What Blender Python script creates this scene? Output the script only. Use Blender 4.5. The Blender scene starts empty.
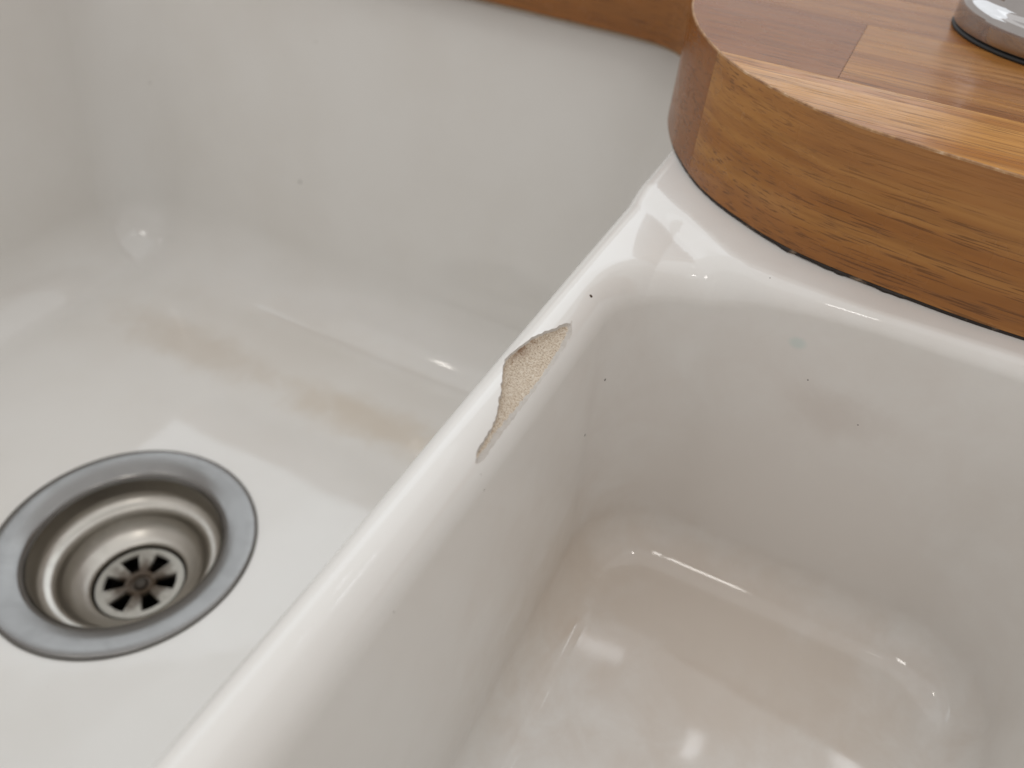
import bpy, bmesh, math, random
import numpy as np
from mathutils import Matrix, Vector

# ------------------------------------------------------------------ camera, world, lights, exposure
SC = bpy.context.scene
COL = SC.collection
CAM_R = np.array([[0.88993737, 0.44913092, 0.0793277],
                  [0.3509127, -0.5631848, -0.74811975],
                  [-0.29132756, 0.69361682, -0.65880495]])
CAM_LOC = (0.0, 0.0, 0.118)
cam_data = bpy.data.cameras.new('camera')
cam = bpy.data.objects.new('camera', cam_data)
COL.objects.link(cam)
cam_data.sensor_width = 36.0
cam_data.lens = 36.0 * 800.0 / 1024.0
cam_data.clip_start = 0.01
cam_data.clip_end = 50.0
cam_data.dof.use_dof = True
cam_data.dof.focus_distance = 0.205
cam_data.dof.aperture_fstop = 12.0
m = Matrix.Identity(4)
for i in range(3):
    m[i][0] = CAM_R[0][i]
    m[i][1] = -CAM_R[1][i]
    m[i][2] = -CAM_R[2][i]
    m[i][3] = CAM_LOC[i]
cam.matrix_world = m
SC.camera = cam

world = bpy.data.worlds.new('World')
SC.world = world
world.use_nodes = True
bg = world.node_tree.nodes['Background']
bg.inputs['Color'].default_value = (1.0, 0.955, 0.925, 1)
bg.inputs['Strength'].default_value = 0.76


def window_light(name, centre, target, w, h, power, colour):
    d = bpy.data.lights.new(name, 'AREA')
    d.shape = 'RECTANGLE'
    d.size = w
    d.size_y = h
    d.energy = power
    d.color = colour
    o = bpy.data.objects.new(name, d)
    COL.objects.link(o)
    o.location = centre
    q = (Vector(target) - Vector(centre)).to_track_quat('-Z', 'Y')
    o.rotation_euler = q.to_euler()
    return o


# wide daylight window beyond the sink, ceiling lamps that glint in the glaze, added unseen lights
window_light('window_light', (-1.10, 1.12, 1.14), (-0.30, 0.15, -0.1), 3.00, 0.80, 10.5, (0.80, 0.91, 1.0))
window_light('ceiling_bounce_fill', (-0.3, 0.45, 1.9), (-0.3, 0.45, 0.0), 2.4, 2.2, 9.0, (0.88, 0.95, 1.0))  # fill light added overhead, standing in for ceiling bounce
window_light('ceiling_lamp', (0.0, -0.55, 1.5), (0.0, 0.1, 0.0), 0.22, 0.14, 1.1, (1.0, 0.97, 0.92))
window_light('glint_light', (-0.90, -0.10, 1.5), (-0.3, 0.2, 0.0), 0.06, 0.03, 0.22, (1.0, 0.95, 0.88))
window_light('glint_light', (0.45, -0.15, 1.5), (0.3, 0.0, 0.0), 0.04, 0.04, 0.25, (1.0, 0.95, 0.88))
window_light('glint_light', (-0.165, 0.805, 1.5), (-0.165, 0.805, 0.0), 0.10, 0.036, 0.045, (0.92, 0.96, 1.0))  # added light, makes the left bright patch on the small bowl's floor
window_light('glint_light', (0.115, 0.670, 1.5), (0.115, 0.670, 0.0), 0.036, 0.042, 0.03, (0.92, 0.96, 1.0))  # added for the small bright patch nearer the front
window_light('glint_light', (0.450, 0.860, 1.5), (0.450, 0.860, 0.0), 0.06, 0.13, 0.13, (0.92, 0.96, 1.0))  # added for the bright patch by the right wall

SC.view_settings.view_transform = 'Standard'
SC.view_settings.look = 'None'
SC.view_settings.gamma = 1.0
SC.view_settings.use_curve_mapping = False
SC.view_settings.exposure = -0.06
# ------------------------------------------------------------------ the sink as a distance field
def smax(a, b, r):                      # intersection of two solids with a round fillet of radius r
    return np.minimum(-r, np.maximum(a, b)) + np.sqrt(np.maximum(a + r, 0) ** 2 + np.maximum(b + r, 0) ** 2)


def round_rect(x, y, x0, x1, y0, y1, r):
    qx = np.abs(x - (x0 + x1) / 2) - (x1 - x0) / 2 + r
    qy = np.abs(y - (y0 + y1) / 2) - (y1 - y0) / 2 + r
    return np.minimum(np.maximum(qx, qy), 0) + np.sqrt(np.maximum(qx, 0) ** 2 + np.maximum(qy, 0) ** 2) - r


DRAIN = (-0.2470, 0.1380)
FLOOR_A = -0.200
FLOOR_B = -0.1155


def bowl(x, y, z, top, bot, zf, rc, rf):
    t = np.clip(z / zf, -0.2, 1.2)
    e = [a + (b - a) * t for a, b in zip(top, bot)]
    d = round_rect(x, y, e[0], e[1], e[2], e[3], rc)
    return smax(d, zf - z, rf)


def sink_sdf(x, y, z):
    # slight unevenness of hand-finished fireclay
    wob = (0.00030 * np.sin(31 * x + 17 * y + 1.3) * np.sin(23 * y - 29 * z + 0.4)
           + 0.00007 * np.sin(71 * x - 38 * z + 2.0) * np.sin(64 * y + 0.7) )
    # rim height: divider sits a little lower than the rim under the worktop
    s = ((x + 0.0405) * 0.62 + (y - 0.2165) * 0.785)
    t = np.clip(s / 0.010 + 0.5, 0, 1)
    rim = -0.0022 * (1 - t * t * (3 - 2 * t))
    rim = rim - 9.0 * np.clip(x + 0.0535, -0.012, 0.012) ** 2 * (1 - t)
    blk = round_rect(x, y, -0.500, 0.150, -0.075, 0.430, 0.02)
    blk = smax(blk, (z - rim) * 0.93, 0.010)
    blk = smax(blk, -0.236 - z, 0.008)
    fa = FLOOR_A - 0.0035 + 0.010 * np.sqrt((x - DRAIN[0]) ** 2 + (y - DRAIN[1]) ** 2)
    A = bowl(x, y, z, (-0.456, -0.0622, -0.035, 0.3790), (-0.440, -0.0690, -0.020, 0.340), fa, 0.036, 0.036)
    fb = FLOOR_B + 0.0425 * ((y - 0.10) + np.sqrt((y - 0.10) ** 2 + 0.0001))
    B = bowl(x, y, z, (-0.0478, 0.098, -0.035, 0.1990), (-0.0408, 0.088, -0.020, 0.1905), fb, 0.027, 0.014)
    d = smax(blk, -A, 0.0060)
    q = np.clip((x + 0.03) / 0.05, 0, 1)
    d = smax(d, -B, 0.0090 - 0.0042 * q * q * (3 - 2 * q))
    hole = np.sqrt((x - DRAIN[0]) ** 2 + (y - DRAIN[1]) ** 2) - 0.0530
    d = smax(d, -hole, 0.001)
    return d + wob


def numgrad(f, P, h=2e-5):
    g = np.empty_like(P)
    for a in range(3):
        Q = P.copy(); Q[:, a] += h
        W = P.copy(); W[:, a] -= h
        g[:, a] = (f(Q[:, 0], Q[:, 1], Q[:, 2]) - f(W[:, 0], W[:, 1], W[:, 2])) / (2 * h)
    return g
# ------------------------------------------------------------------ material helpers
class NT:
    def __init__(self, name):
        self.mat = bpy.data.materials.new(name)
        self.mat.use_nodes = True
        self.t = self.mat.node_tree
        self.p = self.t.nodes['Principled BSDF']

    def node(self, kind, **kw):
        n = self.t.nodes.new(kind)
        for k, v in kw.items():
            setattr(n, k, v)
        return n

    def link(self, a, b):
        self.t.links.new(a, b)

    def coords(self, scale=(1, 1, 1), loc=None, loc_socket=None):
        tc = self.node('ShaderNodeTexCoord')
        mp = self.node('ShaderNodeMapping')
        src = tc.outputs['Object']
        if loc_socket is not None:
            ad = self.node('ShaderNodeVectorMath', operation='ADD')
            self.link(src, ad.inputs[0]); self.link(loc_socket, ad.inputs[1])
            src = ad.outputs[0]
        self.link(src, mp.inputs['Vector'])
        mp.inputs['Scale'].default_value = scale
        if loc is not None:
            mp.inputs['Location'].default_value = loc
        return mp.outputs[0]

    def noise(self, vec, scale, detail=3.0, rough=0.5, dist=0.0):
        n = self.node('ShaderNodeTexNoise')
        self.link(vec, n.inputs['Vector'])
        n.inputs['Scale'].default_value = scale
        n.inputs['Detail'].default_value = detail
        n.inputs['Roughness'].default_value = rough
        n.inputs['Distortion'].default_value = dist
        return n.outputs['Fac']

    def ramp(self, fac, stops):
        r = self.node('ShaderNodeValToRGB')
        el = r.color_ramp.elements
        el[0].position, el[0].color = stops[0][0], (*stops[0][1], 1)
        el[1].position, el[1].color = stops[-1][0], (*stops[-1][1], 1)
        for pos, c in stops[1:-1]:
            e = el.new(pos); e.color = (*c, 1)
        self.link(fac, r.inputs[0])
        return r.outputs[0]

    def val(self, fac, a, b, lo=0.0, hi=1.0):           # remap fac from [a,b] to [lo,hi], clamped
        n = self.node('ShaderNodeMapRange')
        n.interpolation_type = 'SMOOTHSTEP'
        self.link(fac, n.inputs['Value'])
        n.inputs['From Min'].default_value = a; n.inputs['From Max'].default_value = b
        n.inputs['To Min'].default_value = lo; n.inputs['To Max'].default_value = hi
        return n.outputs[0]

    def math(self, op, a, b=None):
        n = self.node('ShaderNodeMath', operation=op)
        for i, v in enumerate((a, b)):
            if v is None: continue
            if isinstance(v, (int, float)): n.inputs[i].default_value = v
            else: self.link(v, n.inputs[i])
        return n.outputs[0]

    def mix(self, fac, a, b, mode='MIX'):
        n = self.node('ShaderNodeMix', data_type='RGBA', blend_type=mode)
        if isinstance(fac, (int, float)): n.inputs[0].default_value = fac
        else: self.link(fac, n.inputs[0])
        for s, v in ((n.inputs[6], a), (n.inputs[7], b)):
            if isinstance(v, tuple): s.default_value = (*v, 1)
            else: self.link(v, s)
        return n.outputs[2]

    def bump(self, h, strength, dist):
        b = self.node('ShaderNodeBump')
        b.inputs['Strength'].default_value = strength
        b.inputs['Distance'].default_value = dist
        self.link(h, b.inputs['Height'])
        self.link(b.outputs[0], self.p.inputs['Normal'])

    def set(self, **kw):
        for k, v in kw.items():
            k = k.replace('_', ' ')
            s = self.p.inputs[k]
            if isinstance(v, (tuple, float, int)):
                s.default_value = (*v, 1) if isinstance(v, tuple) and len(v) == 3 else v
            else:
                self.link(v, s)


def spot(n, pos, centre, radii):                        # 1 at the centre, 0 outside an ellipsoid
    mp = n.node('ShaderNodeMapping')
    mp.vector_type = 'POINT'
    n.link(pos, mp.inputs['Vector'])
    mp.inputs['Scale'].default_value = [1 / r for r in radii]
    mp.inputs['Location'].default_value = [-c / r for c, r in zip(centre, radii)]
    ln = n.node('ShaderNodeVectorMath', operation='LENGTH')
    n.link(mp.outputs[0], ln.inputs[0])
    return ln.outputs['Value']


def make_glaze():
    n = NT('white_glaze')
    pos = n.coords()
    big = n.noise(pos, 14, 4, 0.55)
    col = n.mix(n.val(big, 0.35, 0.7), (0.73, 0.715, 0.685), (0.705, 0.685, 0.65))
    # tan tints: wood reflections and dimmer light painted in, plus small wall marks
    tint = n.noise(pos, 60, 6, 0.6, 0.3)
    for c, r, k, hue in STAINS_AND_REFLECTIONS:
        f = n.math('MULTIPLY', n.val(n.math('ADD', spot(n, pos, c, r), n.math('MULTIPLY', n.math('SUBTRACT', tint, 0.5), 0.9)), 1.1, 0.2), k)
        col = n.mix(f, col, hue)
    for c, r in SPECKS:
        f = n.val(n.math('ADD', spot(n, pos, c, (r, r, r)), n.math('MULTIPLY', n.math('SUBTRACT', n.noise(pos, 1500, 1), 0.5), 0.9)), 1.0, 0.6)
        col = n.mix(f, col, (0.07, 0.055, 0.045))
    # a scatter of pin-prick marks
    vo = n.node('ShaderNodeTexVoronoi'); n.link(pos, vo.inputs['Vector']); vo.inputs['Scale'].default_value = 55
    dot = n.math('MULTIPLY', n.val(vo.outputs['Distance'], 0.03, 0.018), n.val(n.noise(pos, 21, 2), 0.6, 0.66))
    col = n.mix(n.math('MULTIPLY', dot, 0.6), col, (0.25, 0.19, 0.13))
    n.set(Base_Color=col, Roughness=n.val(n.noise(pos, 60, 4, 0.6), 0.3, 0.75, 0.04, 0.09), IOR=1.5, Specular_IOR_Level=0.5)
    n.bump(n.noise(pos, 45, 1, 0.4), 0.03, 0.002)
    return n.mat


def make_clay():
    n = NT('bare_clay')
    pos = n.coords()
    at = n.node('ShaderNodeAttribute', attribute_name='depth')
    jit = n.math('MULTIPLY', n.math('SUBTRACT', n.noise(pos, 900, 2), 0.5), 0.0003)
    dep = n.math('ADD', at.outputs['Fac'], jit)
    grain = n.noise(pos, 2300, 3, 0.75)
    clay = n.ramp(grain, [(0.30, (0.29, 0.18, 0.105)), (0.41, (0.58, 0.46, 0.335)), (0.54, (0.79, 0.69, 0.56)), (0.70, (0.88, 0.81, 0.71))])
    rust = n.math('MULTIPLY', n.val(spot(n, pos, (-0.05822, 0.14208, -0.00259), (0.0030, 0.0070, 0.004)), 1.1, 0.3), n.val(n.noise(pos, 420, 4, 0.6), 0.35, 0.6))
    clay = n.mix(n.math('MULTIPLY', rust, 0.75), clay, (0.26, 0.115, 0.05))
    glz = n.mix(n.noise(pos, 300, 2), (0.66, 0.60, 0.53), (0.72, 0.69, 0.65))
    col = n.mix(n.val(dep, 0.00050, 0.00072), glz, clay)
    n.set(Base_Color=col, Roughness=n.val(dep, 0.0003, 0.0007, 0.35, 0.95))
    n.bump(grain, 0.9, 0.0008)
    return n.mat


def make_wood(name, sy, sz, side_shade):                             # sy, sz: how fine the grain is across y and z
    n = NT(name)
    oi = n.node('ShaderNodeAttribute', attribute_type='OBJECT', attribute_name='grain_offset')
    ti = n.node('ShaderNodeAttribute', attribute_type='OBJECT', attribute_name='tone')
    off = oi.outputs['Vector']
    pos = n.coords((1, 1, 1), loc_socket=off)
    warp = n.noise(n.coords((5, 40 * sy, 40 * sz), loc_socket=off), 1.0, 3, 0.5)
    bands = n.noise(n.coords((1.6, 78 * sy, 78 * sz), loc_socket=off), 1.0, 4, 0.55, 0.15)
    fine = n.noise(n.coords((9, 560 * sy, 560 * sz), loc_socket=off), 1.0, 3, 0.6)
    light = n.ramp(bands, [(0.28, (0.28, 0.100, 0.020)), (0.44, (0.41, 0.170, 0.039)), (0.58, (0.56, 0.275, 0.075)), (0.75, (0.33, 0.124, 0.026))])
    dark = n.ramp(bands, [(0.25, (0.13, 0.034, 0.006)), (0.45, (0.19, 0.053, 0.009)), (0.62, (0.25, 0.078, 0.013)), (0.8, (0.155, 0.042, 0.007))])
    col = n.mix(ti.outputs['Fac'], light, dark)
    col = n.mix(n.val(fine, 0.40, 0.72, 0.0, 0.45), col, (0.20, 0.085, 0.024))
    pore = n.noise(n.coords((48, 2100 * sy, 2100 * sz), loc_socket=off), 1.0, 2, 0.5)
    pf = n.math('MULTIPLY', n.val(pore, 0.555, 0.64), n.val(warp, 0.36, 0.56, 0.25, 1.0))
    col = n.mix(side_shade, col, (0.205, 0.082, 0.026))        # shade of the front faces mixed into their colour
    col = n.mix(n.math('MULTIPLY', pf, 0.58), col, (0.075, 0.028, 0.010))
    blot = n.noise(pos, 22, 3, 0.6)
    col = n.mix(n.val(blot, 0.5, 0.8, 0.0, 0.15), col, (0.16, 0.07, 0.025))
    n.set(Base_Color=col, Roughness=n.val(n.noise(pos, 70, 3), 0.3, 0.7, 0.16, 0.30), Specular_IOR_Level=0.35)
    n.bump(n.math('ADD', n.math('MULTIPLY', pf, -1.0), n.math('MULTIPLY', fine, 0.35)), 0.25, 0.0006)
    return n.mat


def make_worn_edge():
    n = NT('worn_arris')
    pos = n.coords()
    f = n.noise(n.coords((260, 260, 260)), 1.0, 4, 0.65)
    col = n.ramp(f, [(0.38, (0.24, 0.11, 0.04)), (0.55, (0.40, 0.22, 0.095)), (0.70, (0.58, 0.42, 0.27))])
    n.set(Base_Color=col, Roughness=0.55)
    n.bump(f, 0.6, 0.0006)
    return n.mat


def make_steel(name, base, rough, streak=0.0):
    n = NT(name)
    pos = n.coords()
    bl = n.noise(pos, 70, 6, 0.68, 0.6)
    col = n.mix(n.val(bl, 0.35, 0.7), base, tuple(b * 0.92 for b in base))
    n.set(Base_Color=col, Metallic=1.0, Roughness=n.val(bl, 0.3, 0.7, rough * 0.92, rough * 1.12))
    n.bump(n.noise(n.coords((1, 1, 1)), 900, 2), 0.06, 0.0004)
    return n.mat


def make_strainer_steel():
    n = NT('stained_strainer_steel')
    pos = n.coords()
    sp = spot(n, pos, (DRAIN[0], DRAIN[1], -0.230), (0.0195, 0.0195, 0.0195))
    f = n.val(n.math('ADD', sp, n.math('MULTIPLY', n.noise(pos, 260, 4, 0.6), 0.9)), 1.45, 0.85)
    col = n.mix(f, (0.30, 0.28, 0.245), (0.06, 0.038, 0.02))
    n.set(Base_Color=col, Metallic=n.val(f, 0.0, 1.0, 1.0, 0.25), Roughness=0.38)
    return n.mat


def make_plain(name, col, rough, metal=0.0, var=0.3, scale=200):
    n = NT(name)
    f = n.noise(n.coords(), scale, 4, 0.6)
    n.set(Base_Color=n.mix(n.val(f, 0.3, 0.7), col, tuple(c * (1 - var) for c in col)), Roughness=rough, Metallic=metal)
    return n.mat


def make_grime():
    n = NT('grimy_sealant')
    pos = n.coords()
    f = n.noise(pos, 160, 4, 0.65)
    sx = n.node('ShaderNodeSeparateXYZ'); n.link(pos, sx.inputs[0])
    dirty = n.math('MULTIPLY', n.val(sx.outputs[0], -0.075, -0.050), n.val(sx.outputs[0], 0.40, 0.30))
    k = n.val(n.math('ADD', n.math('MULTIPLY', dirty, 0.35), f), 0.62, 0.80)
    n.set(Base_Color=n.mix(k, (0.30, 0.22, 0.15), (0.018, 0.012, 0.009)), Roughness=0.6)
    n.bump(n.noise(pos, 700, 3), 0.5, 0.0006)
    return n.mat
# ------------------------------------------------------------------ object helpers
def obj(name, mesh, mat, parent=None, label=None, cat=None, group=None, kind=None):
    o = bpy.data.objects.new(name, mesh)
    COL.objects.link(o)
    for mt in (mat if isinstance(mat, (list, tuple)) else [mat]):
        mesh.materials.append(mt)
    if parent is not None: o.parent = parent
    if label: o['label'] = label
    if cat: o['category'] = cat
    if group: o['group'] = group
    if kind: o['kind'] = kind
    return o


def root(name, label, cat):
    o = bpy.data.objects.new(name, None)
    o.empty_display_size = 0.02
    COL.objects.link(o)
    o['label'] = label; o['category'] = cat
    return o


def mesh_from(verts, faces, smooth=True):
    me = bpy.data.meshes.new('mesh')
    me.from_pydata(verts, [], faces)
    me.validate()
    if smooth: me.polygons.foreach_set('use_smooth', [True] * len(me.polygons))
    me.update()
    return me


def smooth_angle(me, deg):
    bm = bmesh.new(); bm.from_mesh(me)
    lim = math.radians(deg)
    for e in bm.edges:
        e.smooth = not (len(e.link_faces) == 2 and e.calc_face_angle(0) > lim)
    for f in bm.faces: f.smooth = True
    bm.to_mesh(me); bm.free()


def lathe(profile, centre, seg=96, close=False):
    cx, cy, cz = centre
    v, f = [], []
    n = len(profile)
    for i in range(seg):
        a = 2 * math.pi * i / seg
        for r, z in profile:
            v.append((cx + r * math.cos(a), cy + r * math.sin(a), cz + z))
    rng = n if close else n - 1
    for i in range(seg):
        j = (i + 1) % seg
        for k in range(rng):
            k2 = (k + 1) % n
            f.append((i * n + k, j * n + k, j * n + k2, i * n + k2))
    return v, f


def rounded(profile, steps=4, cut=0.35):                # soften a lathe profile's corners
    out = [profile[0]]
    for a, b, c in zip(profile, profile[1:], profile[2:]):
        p0 = (b[0] + (a[0] - b[0]) * cut, b[1] + (a[1] - b[1]) * cut)
        p2 = (b[0] + (c[0] - b[0]) * cut, b[1] + (c[1] - b[1]) * cut)
        for s in range(steps + 1):
            t = s / steps
            out.append(tuple((1 - t) ** 2 * p0[i] + 2 * t * (1 - t) * b[i] + t * t * p2[i] for i in (0, 1)))
    out.append(profile[-1])
    return out


# ------------------------------------------------------------------ ceramic sink with the chipped divider
CHIP_L = [(-0.05149, 0.15806, -0.00411), (-0.05160, 0.15731, -0.00403), (-0.05383, 0.15139, -0.00287), (-0.05699, 0.14353, -0.00203), (-0.05894, 0.13710, -0.00248), (-0.05899, 0.13432, -0.00251), (-0.05649, 0.12774, -0.00209), (-0.05362, 0.12191, -0.00299), (-0.05190, 0.11678, -0.00388), (-0.05103, 0.11011, -0.00448), (-0.05061, 0.10510, -0.00482), (-0.04999, 0.10343, -0.00531), (-0.04921, 0.10327, -0.00599)]
CHIP_R = [(-0.05149, 0.15806, -0.00411), (-0.05137, 0.15701, -0.00418), (-0.04999, 0.15469, -0.00516), (-0.04934, 0.14807, -0.00568), (-0.04900, 0.13768, -0.00596), (-0.04881, 0.12783, -0.00614), (-0.04882, 0.11940, -0.00617), (-0.04867, 0.11224, -0.00636), (-0.04842, 0.10550, -0.00668), (-0.04921, 0.10327, -0.00599)]
_L = np.array(CHIP_L)[::-1]
_R = np.array(CHIP_R)[::-1]
CY0, CY1 = 0.10327, 0.15806


def chip_sdf(x, y, z):                                   # > 0 where the flake has broken away
    yc = np.clip(y, CY0, CY1)
    jag = 0.00007 * np.sin(2900 * yc) + 0.00010 * np.sin(1330 * yc + 1.0) + 0.00015 * np.sin(510 * yc)
    lx = np.interp(yc, _L[:, 1], _L[:, 0]) + jag * 0.8; lz = np.interp(yc, _L[:, 1], _L[:, 2])
    rx = np.interp(yc, _R[:, 1], _R[:, 0]) + 0.2 * jag; rz = np.interp(yc, _R[:, 1], _R[:, 2])
    wx, wz = rx - lx, rz - lz
    w = np.sqrt(wx * wx + wz * wz) + 1e-6
    nx, nz = -wz / w, wx / w
    t = ((x - lx) * wx + (z - lz) * wz) / (w * w)
    tc = np.clip(t, 0, 1)
    dig = 0.21 * w * np.minimum(tc / 0.2, ((1 - tc) / 0.8)) 
    dig = np.minimum(dig, 0.0016)
    rough = 0.00012 * np.sin(1900 * x + 700 * y) * np.sin(1700 * y - 400 * x) + 0.00010 * np.sin(3100 * x - 900 * y + 1) * np.sin(2700 * y)
    out = np.maximum(np.abs(t - 0.5) - 0.5, 0) * w
    g = (x - lx) * nx + (z - lz) * nz + dig + rough * np.clip(w / 0.006, 0, 1) - 0.9 * out
    return g - np.abs(y - yc) * 2.0 - 0.00002 - 0.0004 * np.clip(1 - w / 0.0015, 0, 1) - 4 * np.maximum(0, np.abs(x - (lx + rx) / 2) - w / 2 - 0.0006)


def axis(segments):
    out = []
    for a, b, h in segments:
        n = max(1, round((b - a) / h))
        out += list(a + (b - a) * np.arange(n) / n)
    out.append(segments[-1][1])
    return np.array(out)


def build_sink():
    ax = axis([(-0.51, -0.10, 0.0042), (-0.10, -0.066, 0.0025), (-0.066, -0.0615, 0.0009), (-0.0615, -0.046, 0.00038), (-0.046, -0.02, 0.0013), (-0.02, 0.16, 0.0042)])
    ay = axis([(-0.085, 0.10, 0.0042), (0.10, 0.159, 0.00042), (0.159, 0.185, 0.002), (0.185, 0.235, 0.0014), (0.235, 0.33, 0.004), (0.33, 0.375, 0.0022), (0.375, 0.44, 0.005)])
    az = axis([(-0.245, -0.212, 0.004), (-0.212, -0.17, 0.0024), (-0.17, -0.125, 0.004), (-0.125, -0.09, 0.0022), (-0.09, -0.02, 0.004), (-0.02, -0.009, 0.0012), (-0.009, 0.0, 0.00038), (0.0, 0.004, 0.001)])
    nx, ny, nz = len(ax), len(ay), len(az)
    X, Y, Z = np.meshgrid(ax, ay, az, indexing='ij', sparse=True)
    S = sink_sdf(X, Y, Z) + 0 * (X + Y + Z)
    F = S
    i0, i1 = np.searchsorted(ax, -0.064), np.searchsorted(ax, -0.044)
    j0, j1 = np.searchsorted(ay, 0.0985), np.searchsorted(ay, 0.1605)
    k0 = np.searchsorted(az, -0.012)
    G = chip_sdf(ax[i0:i1, None, None], ay[None, j0:j1, None], az[None, None, k0:])
    F[i0:i1, j0:j1, k0:] = np.maximum(F[i0:i1, j0:j1, k0:], G)
    inside = F < 0
    ncell = (nx - 1) * (ny - 1) * (nz - 1)
    cy_, cz_ = (ny - 1) * (nz - 1), (nz - 1)
    acc_ids, acc_pts, quads, qpts = [], [], [], []
    grid = (ax, ay, az)
    for a in range(3):
        sl0 = [slice(None)] * 3; sl1 = [slice(None)] * 3
        sl0[a] = slice(0, -1); sl1[a] = slice(1, None)
        I = np.argwhere(inside[tuple(sl0)] != inside[tuple(sl1)])
        b, c = (a + 1) % 3, (a + 2) % 3
        dims = (nx, ny, nz)
        ok = (I[:, b] > 0) & (I[:, b] < dims[b] - 1) & (I[:, c] > 0) & (I[:, c] < dims[c] - 1)
        I = I[ok]
        J = I.copy(); J[:, a] += 1
        f0 = F[I[:, 0], I[:, 1], I[:, 2]]; f1 = F[J[:, 0], J[:, 1], J[:, 2]]
        t = f0 / (f0 - f1)
        P = np.stack([grid[q][I[:, q]] for q in range(3)], 1)
        P[:, a] += t * (grid[a][J[:, a]] - grid[a][I[:, a]])
        cells = []
        for db, dc in ((-1, -1), (0, -1), (0, 0), (-1, 0)):
            Q = I.copy(); Q[:, b] += db; Q[:, c] += dc
            cid = Q[:, 0] * cy_ + Q[:, 1] * cz_ + Q[:, 2]
            cells.append(cid); acc_ids.append(cid); acc_pts.append(P)
        q = np.stack(cells, 1)
        flip = f0 > 0
        q[flip] = q[flip][:, ::-1]
        quads.append(q); qpts.append(P)
    ids = np.concatenate(acc_ids); pts = np.concatenate(acc_pts)
    uniq, inv = np.unique(ids, return_inverse=True)
    cnt = np.bincount(inv)
    V = np.stack([np.bincount(inv, weights=pts[:, q]) / cnt for q in range(3)], 1)
    Q = np.searchsorted(uniq, np.concatenate(quads))
    QP = np.concatenate(qpts)
    near = (QP[:, 0] > -0.064) & (QP[:, 0] < -0.044) & (QP[:, 1] > 0.0985) & (QP[:, 1] < 0.1605) & (QP[:, 2] > -0.012)
    ischip = np.zeros(len(Q), bool)
    ischip[near] = chip_sdf(*QP[near].T) > sink_sdf(*QP[near].T)
    vs = np.zeros(len(V), bool); vc = np.zeros(len(V), bool)
    vs[Q[~ischip].ravel()] = True; vc[Q[ischip].ravel()] = True

    def project(f, idx, steps):
        for _ in range(steps):
            P = V[idx]
            g = numgrad(f, P)
            d = f(*P.T)
            st = (d / np.maximum((g * g).sum(1), 0.2))[:, None] * g
            ln = np.linalg.norm(st, axis=1, keepdims=True)
            V[idx] = P - st * np.minimum(1, 0.0008 / np.maximum(ln, 1e-9))
    only_s = np.where(vs & ~vc)[0]; only_c = np.where(vc & ~vs)[0]; both = np.where(vs & vc)[0]
    project(sink_sdf, only_s, 4)
    project(chip_sdf, only_c, 2)
    for _ in range(4):
        project(chip_sdf, both, 1); project(sink_sdf, both, 1)

    def part(mask, normals):
        q = Q[mask]
        u, iv = np.unique(q, return_inverse=True)
        q = iv.reshape(-1, 4)
        me = bpy.data.meshes.new('mesh')
        me.vertices.add(len(u)); me.vertices.foreach_set('co', V[u].astype(np.float32).ravel())
        me.loops.add(q.size); me.loops.foreach_set('vertex_index', q.ravel().astype(np.int32))
        me.polygons.add(len(q)); me.polygons.foreach_set('loop_start', np.arange(0, q.size, 4, dtype=np.int32))
        me.polygons.foreach_set('loop_total', np.full(len(q), 4, np.int32))
        me.update(calc_edges=True)
        me.polygons.foreach_set('use_smooth', np.ones(len(q), bool))
        if normals:
            g = numgrad(sink_sdf, V[u])
            g /= np.linalg.norm(g, axis=1, keepdims=True) + 1e-12
            me.normals_split_custom_set_from_vertices(g.tolist())
        else:
            at = me.attributes.new('depth', 'FLOAT', 'POINT')
            at.data.foreach_set('value', (-sink_sdf(*V[u].T)).astype(np.float32))
        return me
    r = root('ceramic_sink', 'white glazed ceramic double sink with a chipped divider between its two bowls', 'sink')
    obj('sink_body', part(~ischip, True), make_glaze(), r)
    obj('chip', part(ischip, False), make_clay(), r, label='rough biscuit-coloured bare clay where the glaze broke off the divider')
    return r


# stain and painted-reflection centres and radii on the glaze, strength, colour
STAINS_AND_REFLECTIONS = [((0.01434, 0.19253, -0.07911), (0.11, 0.16, 0.1), 0.45, (0.6, 0.535, 0.485)),  # small bowl's dimmer light and warm wood bounce, painted over its walls
          ((-0.26165, 0.28784, -0.20190), (0.16, 0.055, 0.02), 0.16, (0.6, 0.52, 0.42)),  # broad tan tint over the far floor
          ((-0.32506, 0.26489, -0.20200), (0.075, 0.022, 0.02), 0.34, (0.5, 0.41, 0.31)),  # worktop edge's tan reflection, painted into the floor
          ((-0.19547, 0.26529, -0.20209), (0.075, 0.02, 0.02), 0.4, (0.52, 0.41, 0.28)),  # the same painted reflection, nearer the divider
          ((0.01257, 0.16694, -0.10947), (0.095, 0.075, 0.02), 0.65, (0.56, 0.475, 0.395)),  # worktop face reflected in the small bowl's floor, put into the colour
          ((-0.03758, 0.14921, -0.10668), (0.02, 0.06, 0.04), 0.4, (0.57, 0.48, 0.39)),  # painted wood reflection carried on towards the divider
          ((0.02001, 0.19649, -0.03243), (0.017, 0.014, 0.011), 0.32, (0.52, 0.45, 0.4)),  # faint brownish oval on the far wall
          ((0.00198, 0.19808, -0.01482), (0.003, 0.003, 0.0022), 0.4, (0.46, 0.6, 0.57))]
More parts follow.
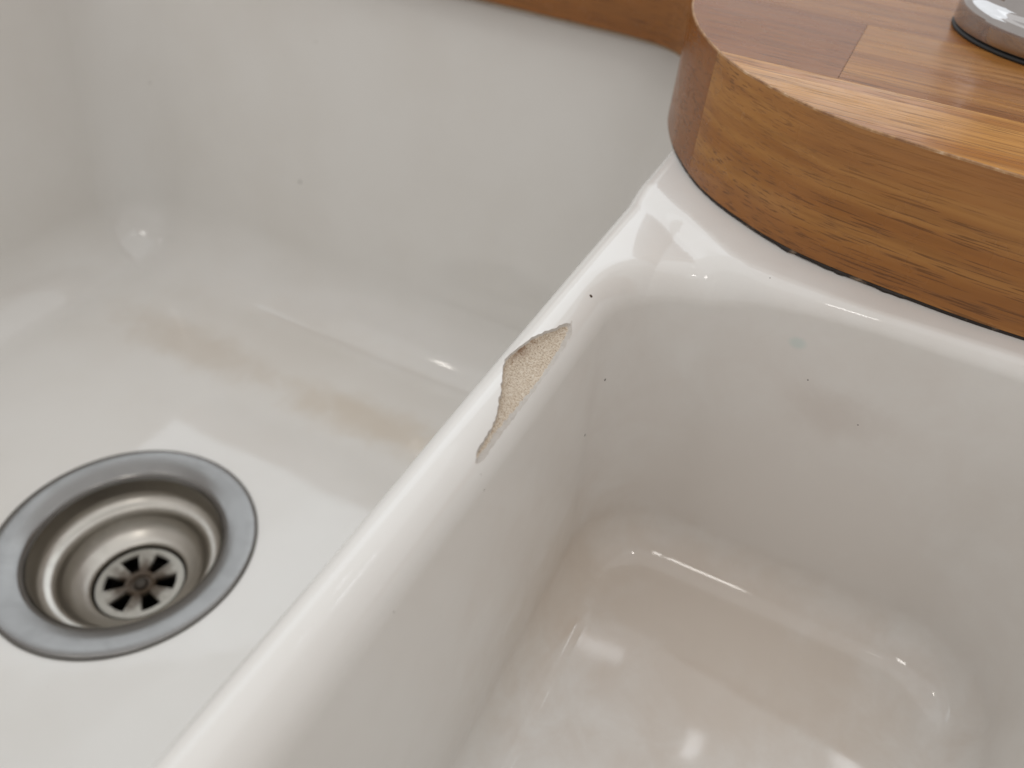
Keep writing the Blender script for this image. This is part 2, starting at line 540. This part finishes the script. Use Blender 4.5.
SPECKS = [((-0.05176, 0.17106, -0.00361), 0.0006),
          ((-0.04465, 0.17627, -0.03407), 0.0005),
          ((-0.04462, 0.16604, -0.04817), 0.0006),
          ((-0.30488, 0.35491, -0.12507), 0.0008),
          ((-0.42254, 0.35923, -0.09337), 0.0005),
          ((0.00827, 0.19717, -0.02502), 0.00025),
          ((0.02550, 0.19639, -0.03354), 0.00025),
          ((-0.01133, 0.20355, -0.00106), 0.0002),
          ((-0.04734, 0.06852, -0.01169), 0.0002)]
build_sink()

# ------------------------------------------------------------------ wooden worktop of glued staves
FRONT = [(0.34, 0.2097), (0.20, 0.2097), (0.10, 0.2097), (0.0539, 0.2098), (0.0381, 0.2105), (0.0224, 0.2125), (0.0086, 0.2145), (-0.006, 0.2176),
         (-0.0173, 0.2220), (-0.0265, 0.2274), (-0.0361, 0.2340), (-0.0452, 0.2426), (-0.0541, 0.2545), (-0.062, 0.2680), (-0.0685, 0.2835), (-0.0730, 0.3010),
         (-0.0755, 0.3180), (-0.0770, 0.3330), (-0.0815, 0.3500), (-0.0930, 0.3610), (-0.110, 0.3655), (-0.14, 0.3662), (-0.30, 0.3664), (-0.52, 0.3664)]


def spline(p, per=6):
    out = []
    for i in range(len(p) - 1):
        p0 = p[max(i - 1, 0)]; p1 = p[i]; p2 = p[i + 1]; p3 = p[min(i + 2, len(p) - 1)]
        d = [math.dist(a, b) ** 0.5 + 1e-6 for a, b in ((p0, p1), (p1, p2), (p2, p3))]
        k = per if d[1] ** 2 < 0.05 else 1
        for s in range(k):
            t = s / k
            def tang(a, b, c, da, db):
                return [((b[q] - a[q]) / da - (c[q] - a[q]) / (da + db) + (c[q] - b[q]) / db) for q in (0, 1)]
            m1 = tang(p0, p1, p2, d[0], d[1]) if i > 0 else [(p2[q] - p1[q]) / d[1] for q in (0, 1)]
            m2 = tang(p1, p2, p3, d[1], d[2]) if i < len(p) - 2 else [(p2[q] - p1[q]) / d[1] for q in (0, 1)]
            h = d[1]
            out.append(tuple((2 * t**3 - 3 * t**2 + 1) * p1[q] + (t**3 - 2 * t**2 + t) * h * m1[q]
                             + (-2 * t**3 + 3 * t**2) * p2[q] + (t**3 - t**2) * h * m2[q] for q in (0, 1)))
    out.append(p[-1])
    return out


EDGE = spline(FRONT)
PLAN = EDGE + [(-0.52, 0.56), (0.34, 0.56)]
W_Z0, W_Z1 = 0.0012, 0.0405


def clip_half(poly, ax_, val, keep_greater):
    out = []
    n = len(poly)
    for i in range(n):
        a, b = poly[i], poly[(i + 1) % n]
        ia = (a[ax_] >= val) == keep_greater; ib = (b[ax_] >= val) == keep_greater
        if ia: out.append(a)
        if ia != ib:
            t = (val - a[ax_]) / (b[ax_] - a[ax_])
            p = [a[0] + (b[0] - a[0]) * t, a[1] + (b[1] - a[1]) * t]
            p[ax_] = val
            out.append(tuple(p))
    return out


def stave_mesh(poly, bounds):
    pts = []
    for p in poly:
        if not pts or math.dist(p, pts[-1]) > 1e-5: pts.append(p)
    if math.dist(pts[0], pts[-1]) < 1e-5: pts.pop()
    x0, x1, y0, y1 = bounds
    bm = bmesh.new()
    lo = [bm.verts.new((p[0], p[1], W_Z0)) for p in pts]
    hi = [bm.verts.new((p[0], p[1], W_Z1)) for p in pts]
    n = len(pts)
    bm.faces.new(hi); bm.faces.new(lo[::-1])
    for i in range(n):
        j = (i + 1) % n
        bm.faces.new((lo[i], lo[j], hi[j], hi[i]))
    bmesh.ops.recalc_face_normals(bm, faces=bm.faces)

    def on_joint(a, b):
        for k, v in ((0, x0), (0, x1), (1, y0), (1, y1)):
            if abs(a[k] - v) < 1e-6 and abs(b[k] - v) < 1e-6: return True
        return False
    be = []
    for i in range(n):
        j = (i + 1) % n
        if not on_joint(pts[i], pts[j]):
            be.append(bm.edges.get((hi[i], hi[j])))
    if be:
        r = bmesh.ops.bevel(bm, geom=be, offset=0.0006, segments=2, profile=0.6, affect='EDGES')
        for f in r['faces']: f.material_index = 1
    for f in bm.faces:
        if f.material_index == 0 and abs(f.normal.z) < 0.5: f.material_index = 2
    for e in bm.edges:
        e.smooth = not (len(e.link_faces) == 2 and e.calc_face_angle(0) > math.radians(25))
    for f in bm.faces: f.smooth = True
    me = bpy.data.meshes.new('mesh')
    bm.to_mesh(me); bm.free()
    return me


WOOD = make_wood('oiled_oak', 1.0, 1.0, 0.0); WOOD_SIDE = make_wood('oiled_oak_side', 0.17, 1.0, 0.50); WORN = make_worn_edge()  # side copy has the front's shade in its colour
worktop = root('wooden_worktop', 'oiled oak worktop of glued staves with a rounded nose beside the sink', 'worktop')
ROWS = [(0.19, 0.248), (0.248, 0.309), (0.309, 0.350), (0.350, 0.411), (0.411, 0.472), (0.472, 0.57)]
ENDS = [[-0.53, 0.35], [-0.53, -0.0143, 0.35], [-0.53, 0.09, 0.35], [-0.53, -0.31, -0.055, 0.18, 0.35], [-0.53, -0.20, 0.05, 0.35], [-0.53, -0.38, -0.09, 0.12, 0.35]]
TONES = [[0.0], [0.9, 0.38], [0.6, 0.5], [0.2, 0.62, 0.5, 0.3], [0.4, 0.7, 0.2], [0.3, 0.6, 0.2, 0.5]]
rng = random.Random(5)
GAP = 0.00006
for (y0, y1), xs, tones in zip(ROWS, ENDS, TONES):
    for x0, x1, tn in zip(xs, xs[1:], tones):
        b = (x0 + GAP, x1 - GAP, y0 + GAP, y1 - GAP)
        poly = PLAN
        for k, v, g in ((0, b[0], True), (0, b[1], False), (1, b[2], True), (1, b[3], False)):
            if poly: poly = clip_half(poly, k, v, g)
        if len(poly) < 3: continue
        o = obj('stave', stave_mesh(poly, b), [WOOD, WORN, WOOD_SIDE], worktop)
        o['tone'] = tn
        o['grain_offset'] = (rng.uniform(0, 9), rng.uniform(0, 9), rng.uniform(0, 9))


def build_sealant():
    path = [p for p in EDGE if -0.45 < p[0] < 0.22]
    rr = random.Random(3)
    v, f = [], []
    ring = 7
    pts = []
    for a, b in zip(path, path[1:]):
        n = max(1, int(math.dist(a, b) / 0.0012))
        for s in range(n): pts.append((a[0] + (b[0] - a[0]) * s / n, a[1] + (b[1] - a[1]) * s / n))
    for i, p in enumerate(pts):
        q0, q1 = pts[max(i - 1, 0)], pts[min(i + 1, len(pts) - 1)]
        tx, ty = q1[0] - q0[0], q1[1] - q0[1]
        l = math.hypot(tx, ty); tx /= l; ty /= l
        nx, ny = ty, -tx                                  # into the worktop
        if ny < 0 and abs(ny) > abs(nx): nx, ny = -nx, -ny
        dirty = 1 if -0.018 < p[0] < 0.030 else 0
        lump = max(0.0, math.sin(p[0] * 420) + 0.6 * math.sin(p[0] * 1130 + 1) + rr.uniform(-0.25, 0.25)) * dirty
        r = 0.0009 + rr.uniform(0, 0.0001) + 0.00022 * lump
        inn = 0.0012 - 0.0004 * min(lump, 1)
        cx, cy = p[0] + nx * inn, p[1] + ny * inn
        for k in range(ring):
            a = 2 * math.pi * k / ring
            v.append((cx + nx * r * math.cos(a), cy + ny * r * math.cos(a), 0.0004 + r * 0.8 * math.sin(a)))
    for i in range(len(pts) - 1):
        for k in range(ring):
            k2 = (k + 1) % ring
            f.append((i * ring + k, i * ring + k2, (i + 1) * ring + k2, (i + 1) * ring + k))
    obj('sealant_bead', mesh_from(v, f), make_grime(), None, 'thin bead of dark grimy sealant between worktop and sink rim', 'sealant')


build_sealant()

# ------------------------------------------------------------------ steel waste in the floor of the larger bowl
waste = root('sink_waste', 'round stainless steel waste with slotted strainer in the larger bowl', 'drain')
wc = (DRAIN[0], DRAIN[1], FLOOR_A - 0.0033)
steel = make_steel('brushed_steel', (0.205, 0.198, 0.19), 0.19)
cup_steel = make_steel('cup_steel', (0.44, 0.415, 0.375), 0.30)
fl = rounded([(0.0585, -0.0006), (0.0583, 0.0011), (0.0575, 0.0021), (0.054, 0.0021), (0.049, 0.0014), (0.0440, 0.0002), (0.0424, -0.0010), (0.0415, -0.0025)])
v, f = lathe([(r * 1.035, z) for r, z in fl], wc, 128)
obj('flange', mesh_from(v, f), steel, waste)
cp = rounded([(0.0415, -0.0025), (0.0410, -0.0090), (0.0400, -0.0118), (0.0375, -0.0133), (0.0345, -0.0138), (0.0330, -0.0152), (0.0318, -0.0188),
              (0.0290, -0.0224), (0.0250, -0.0246), (0.0222, -0.0256), (0.0216, -0.0276), (0.0214, -0.040)])
v, f = lathe([(r * (1.035 if r > 0.03 else 1 + 0.035 * (r - 0.0214) / 0.0086), z * 1.14 + 0.00035) for r, z in cp], wc, 128)
obj('cup', mesh_from(v, f), cup_steel, waste)
v, f = lathe([(0.0214, -0.0452), (0.0205, -0.047), (0.0205, -0.110), (0.0, -0.110)], wc, 64)
obj('tailpipe', mesh_from(v, f, False), make_plain('dark_pipe', (0.02, 0.016, 0.012), 0.5), waste)


def build_strainer():
    bm = bmesh.new()
    zt, zb = wc[2] - 0.0308, wc[2] - 0.0332
    r_in, r_a, r_b, r_out = 0.0050, 0.0074, 0.0170, 0.0208
    n_slot, per = 6, 12
    phase = math.radians(8)
    N = n_slot * per
    rings = [r_in, r_a, r_b, r_out]
    # slot cells: angular index within a slot period 2..9 between r_a and r_b
    def P(r, i, z, taper=0.0):
        a = phase + 2 * math.pi * i / N
        return (wc[0] + r * math.cos(a), wc[1] + r * math.sin(a), z)
    top = [[bm.verts.new(P(r, i, zt - (0.0008 if r == r_in else 0))) for i in range(N)] for r in rings]
    bot = [[bm.verts.new(P(r, i, zb)) for i in range(N)] for r in rings]
    def solid(k, i):
        return not (k == 1 and 2 <= i % per <= 7)
    for k in range(3):
        for i in range(N):
            j = (i + 1) % N
            if solid(k, i):
                bm.faces.new((top[k][i], top[k + 1][i], top[k + 1][j], top[k][j]))
                bm.faces.new((bot[k][i], bot[k][j], bot[k + 1][j], bot[k + 1][i]))
                if k == 1:
                    if not solid(1, (i - 1) % N): bm.faces.new((top[1][i], bot[1][i], bot[2][i], top[2][i]))
                    if not solid(1, j): bm.faces.new((top[1][j], top[2][j], bot[2][j], bot[1][j]))
            else:
                bm.faces.new((top[1][j], bot[1][j], bot[1][i], top[1][i]))
                bm.faces.new((top[2][i], bot[2][i], bot[2][j], top[2][j]))
    for i in range(N):
        j = (i + 1) % N
        bm.faces.new((top[3][i], bot[3][i], bot[3][j], top[3][j]))
        bm.faces.new((top[0][j], bot[0][j], bot[0][i], top[0][i]))
    bm.faces.new([bm.verts.new(P(r_in, i, zt - 0.0016)) for i in range(N)])
    bmesh.ops.recalc_face_normals(bm, faces=bm.faces)
    edges = [e for e in bm.edges if len(e.link_faces) == 2 and e.calc_face_angle(0) > 0.9 and all(v.co.z > zt - 0.0003 for v in e.verts)]
    bmesh.ops.bevel(bm, geom=edges, offset=0.0005, segments=2, affect='EDGES')
    me = bpy.data.meshes.new('mesh'); bm.to_mesh(me); bm.free()
    smooth_angle(me, 40)
    s = obj('strainer', me, make_strainer_steel(), waste)
    vv, ff = lathe(rounded([(0.0, -0.0304), (0.0022, -0.0305), (0.0034, -0.0312), (0.0038, -0.0330)]), wc, 32)
    obj('screw', mesh_from(vv, ff), make_plain('dark_screw', (0.05, 0.04, 0.03), 0.4, 0.6), s)


build_strainer()

# ------------------------------------------------------------------ chrome tap standing on the worktop
tap = root('kitchen_tap', 'polished chrome tap base standing on the oak worktop', 'tap')
tc = (0.0495, 0.3364, W_Z1)
chrome = make_plain('chrome', (0.42, 0.40, 0.39), 0.05, 1.0, 0.05)
v, f = lathe([(0.030, 0.0), (0.0386, 0.0), (0.0389, 0.0006), (0.0384, 0.0013), (0.030, 0.0013)], tc, 96)
obj('gasket', mesh_from(v, f), make_plain('black_rubber', (0.012, 0.012, 0.012), 0.6), tap)
v, f = lathe(rounded([(0.030, 0.0012), (0.0378, 0.0012), (0.0390, 0.0022), (0.0390, 0.0078), (0.0384, 0.0098), (0.0366, 0.0108), (0.0352, 0.0122), (0.0347, 0.022)], 5), tc, 128)
obj('base_flange', mesh_from(v, f), chrome, tap)
v, f = lathe(rounded([(0.0347, 0.022), (0.0342, 0.060), (0.0336, 0.120), (0.0320, 0.128), (0.022, 0.133), (0.0, 0.134)], 5), tc, 96)
obj('tap_body', mesh_from(v, f), chrome, tap)
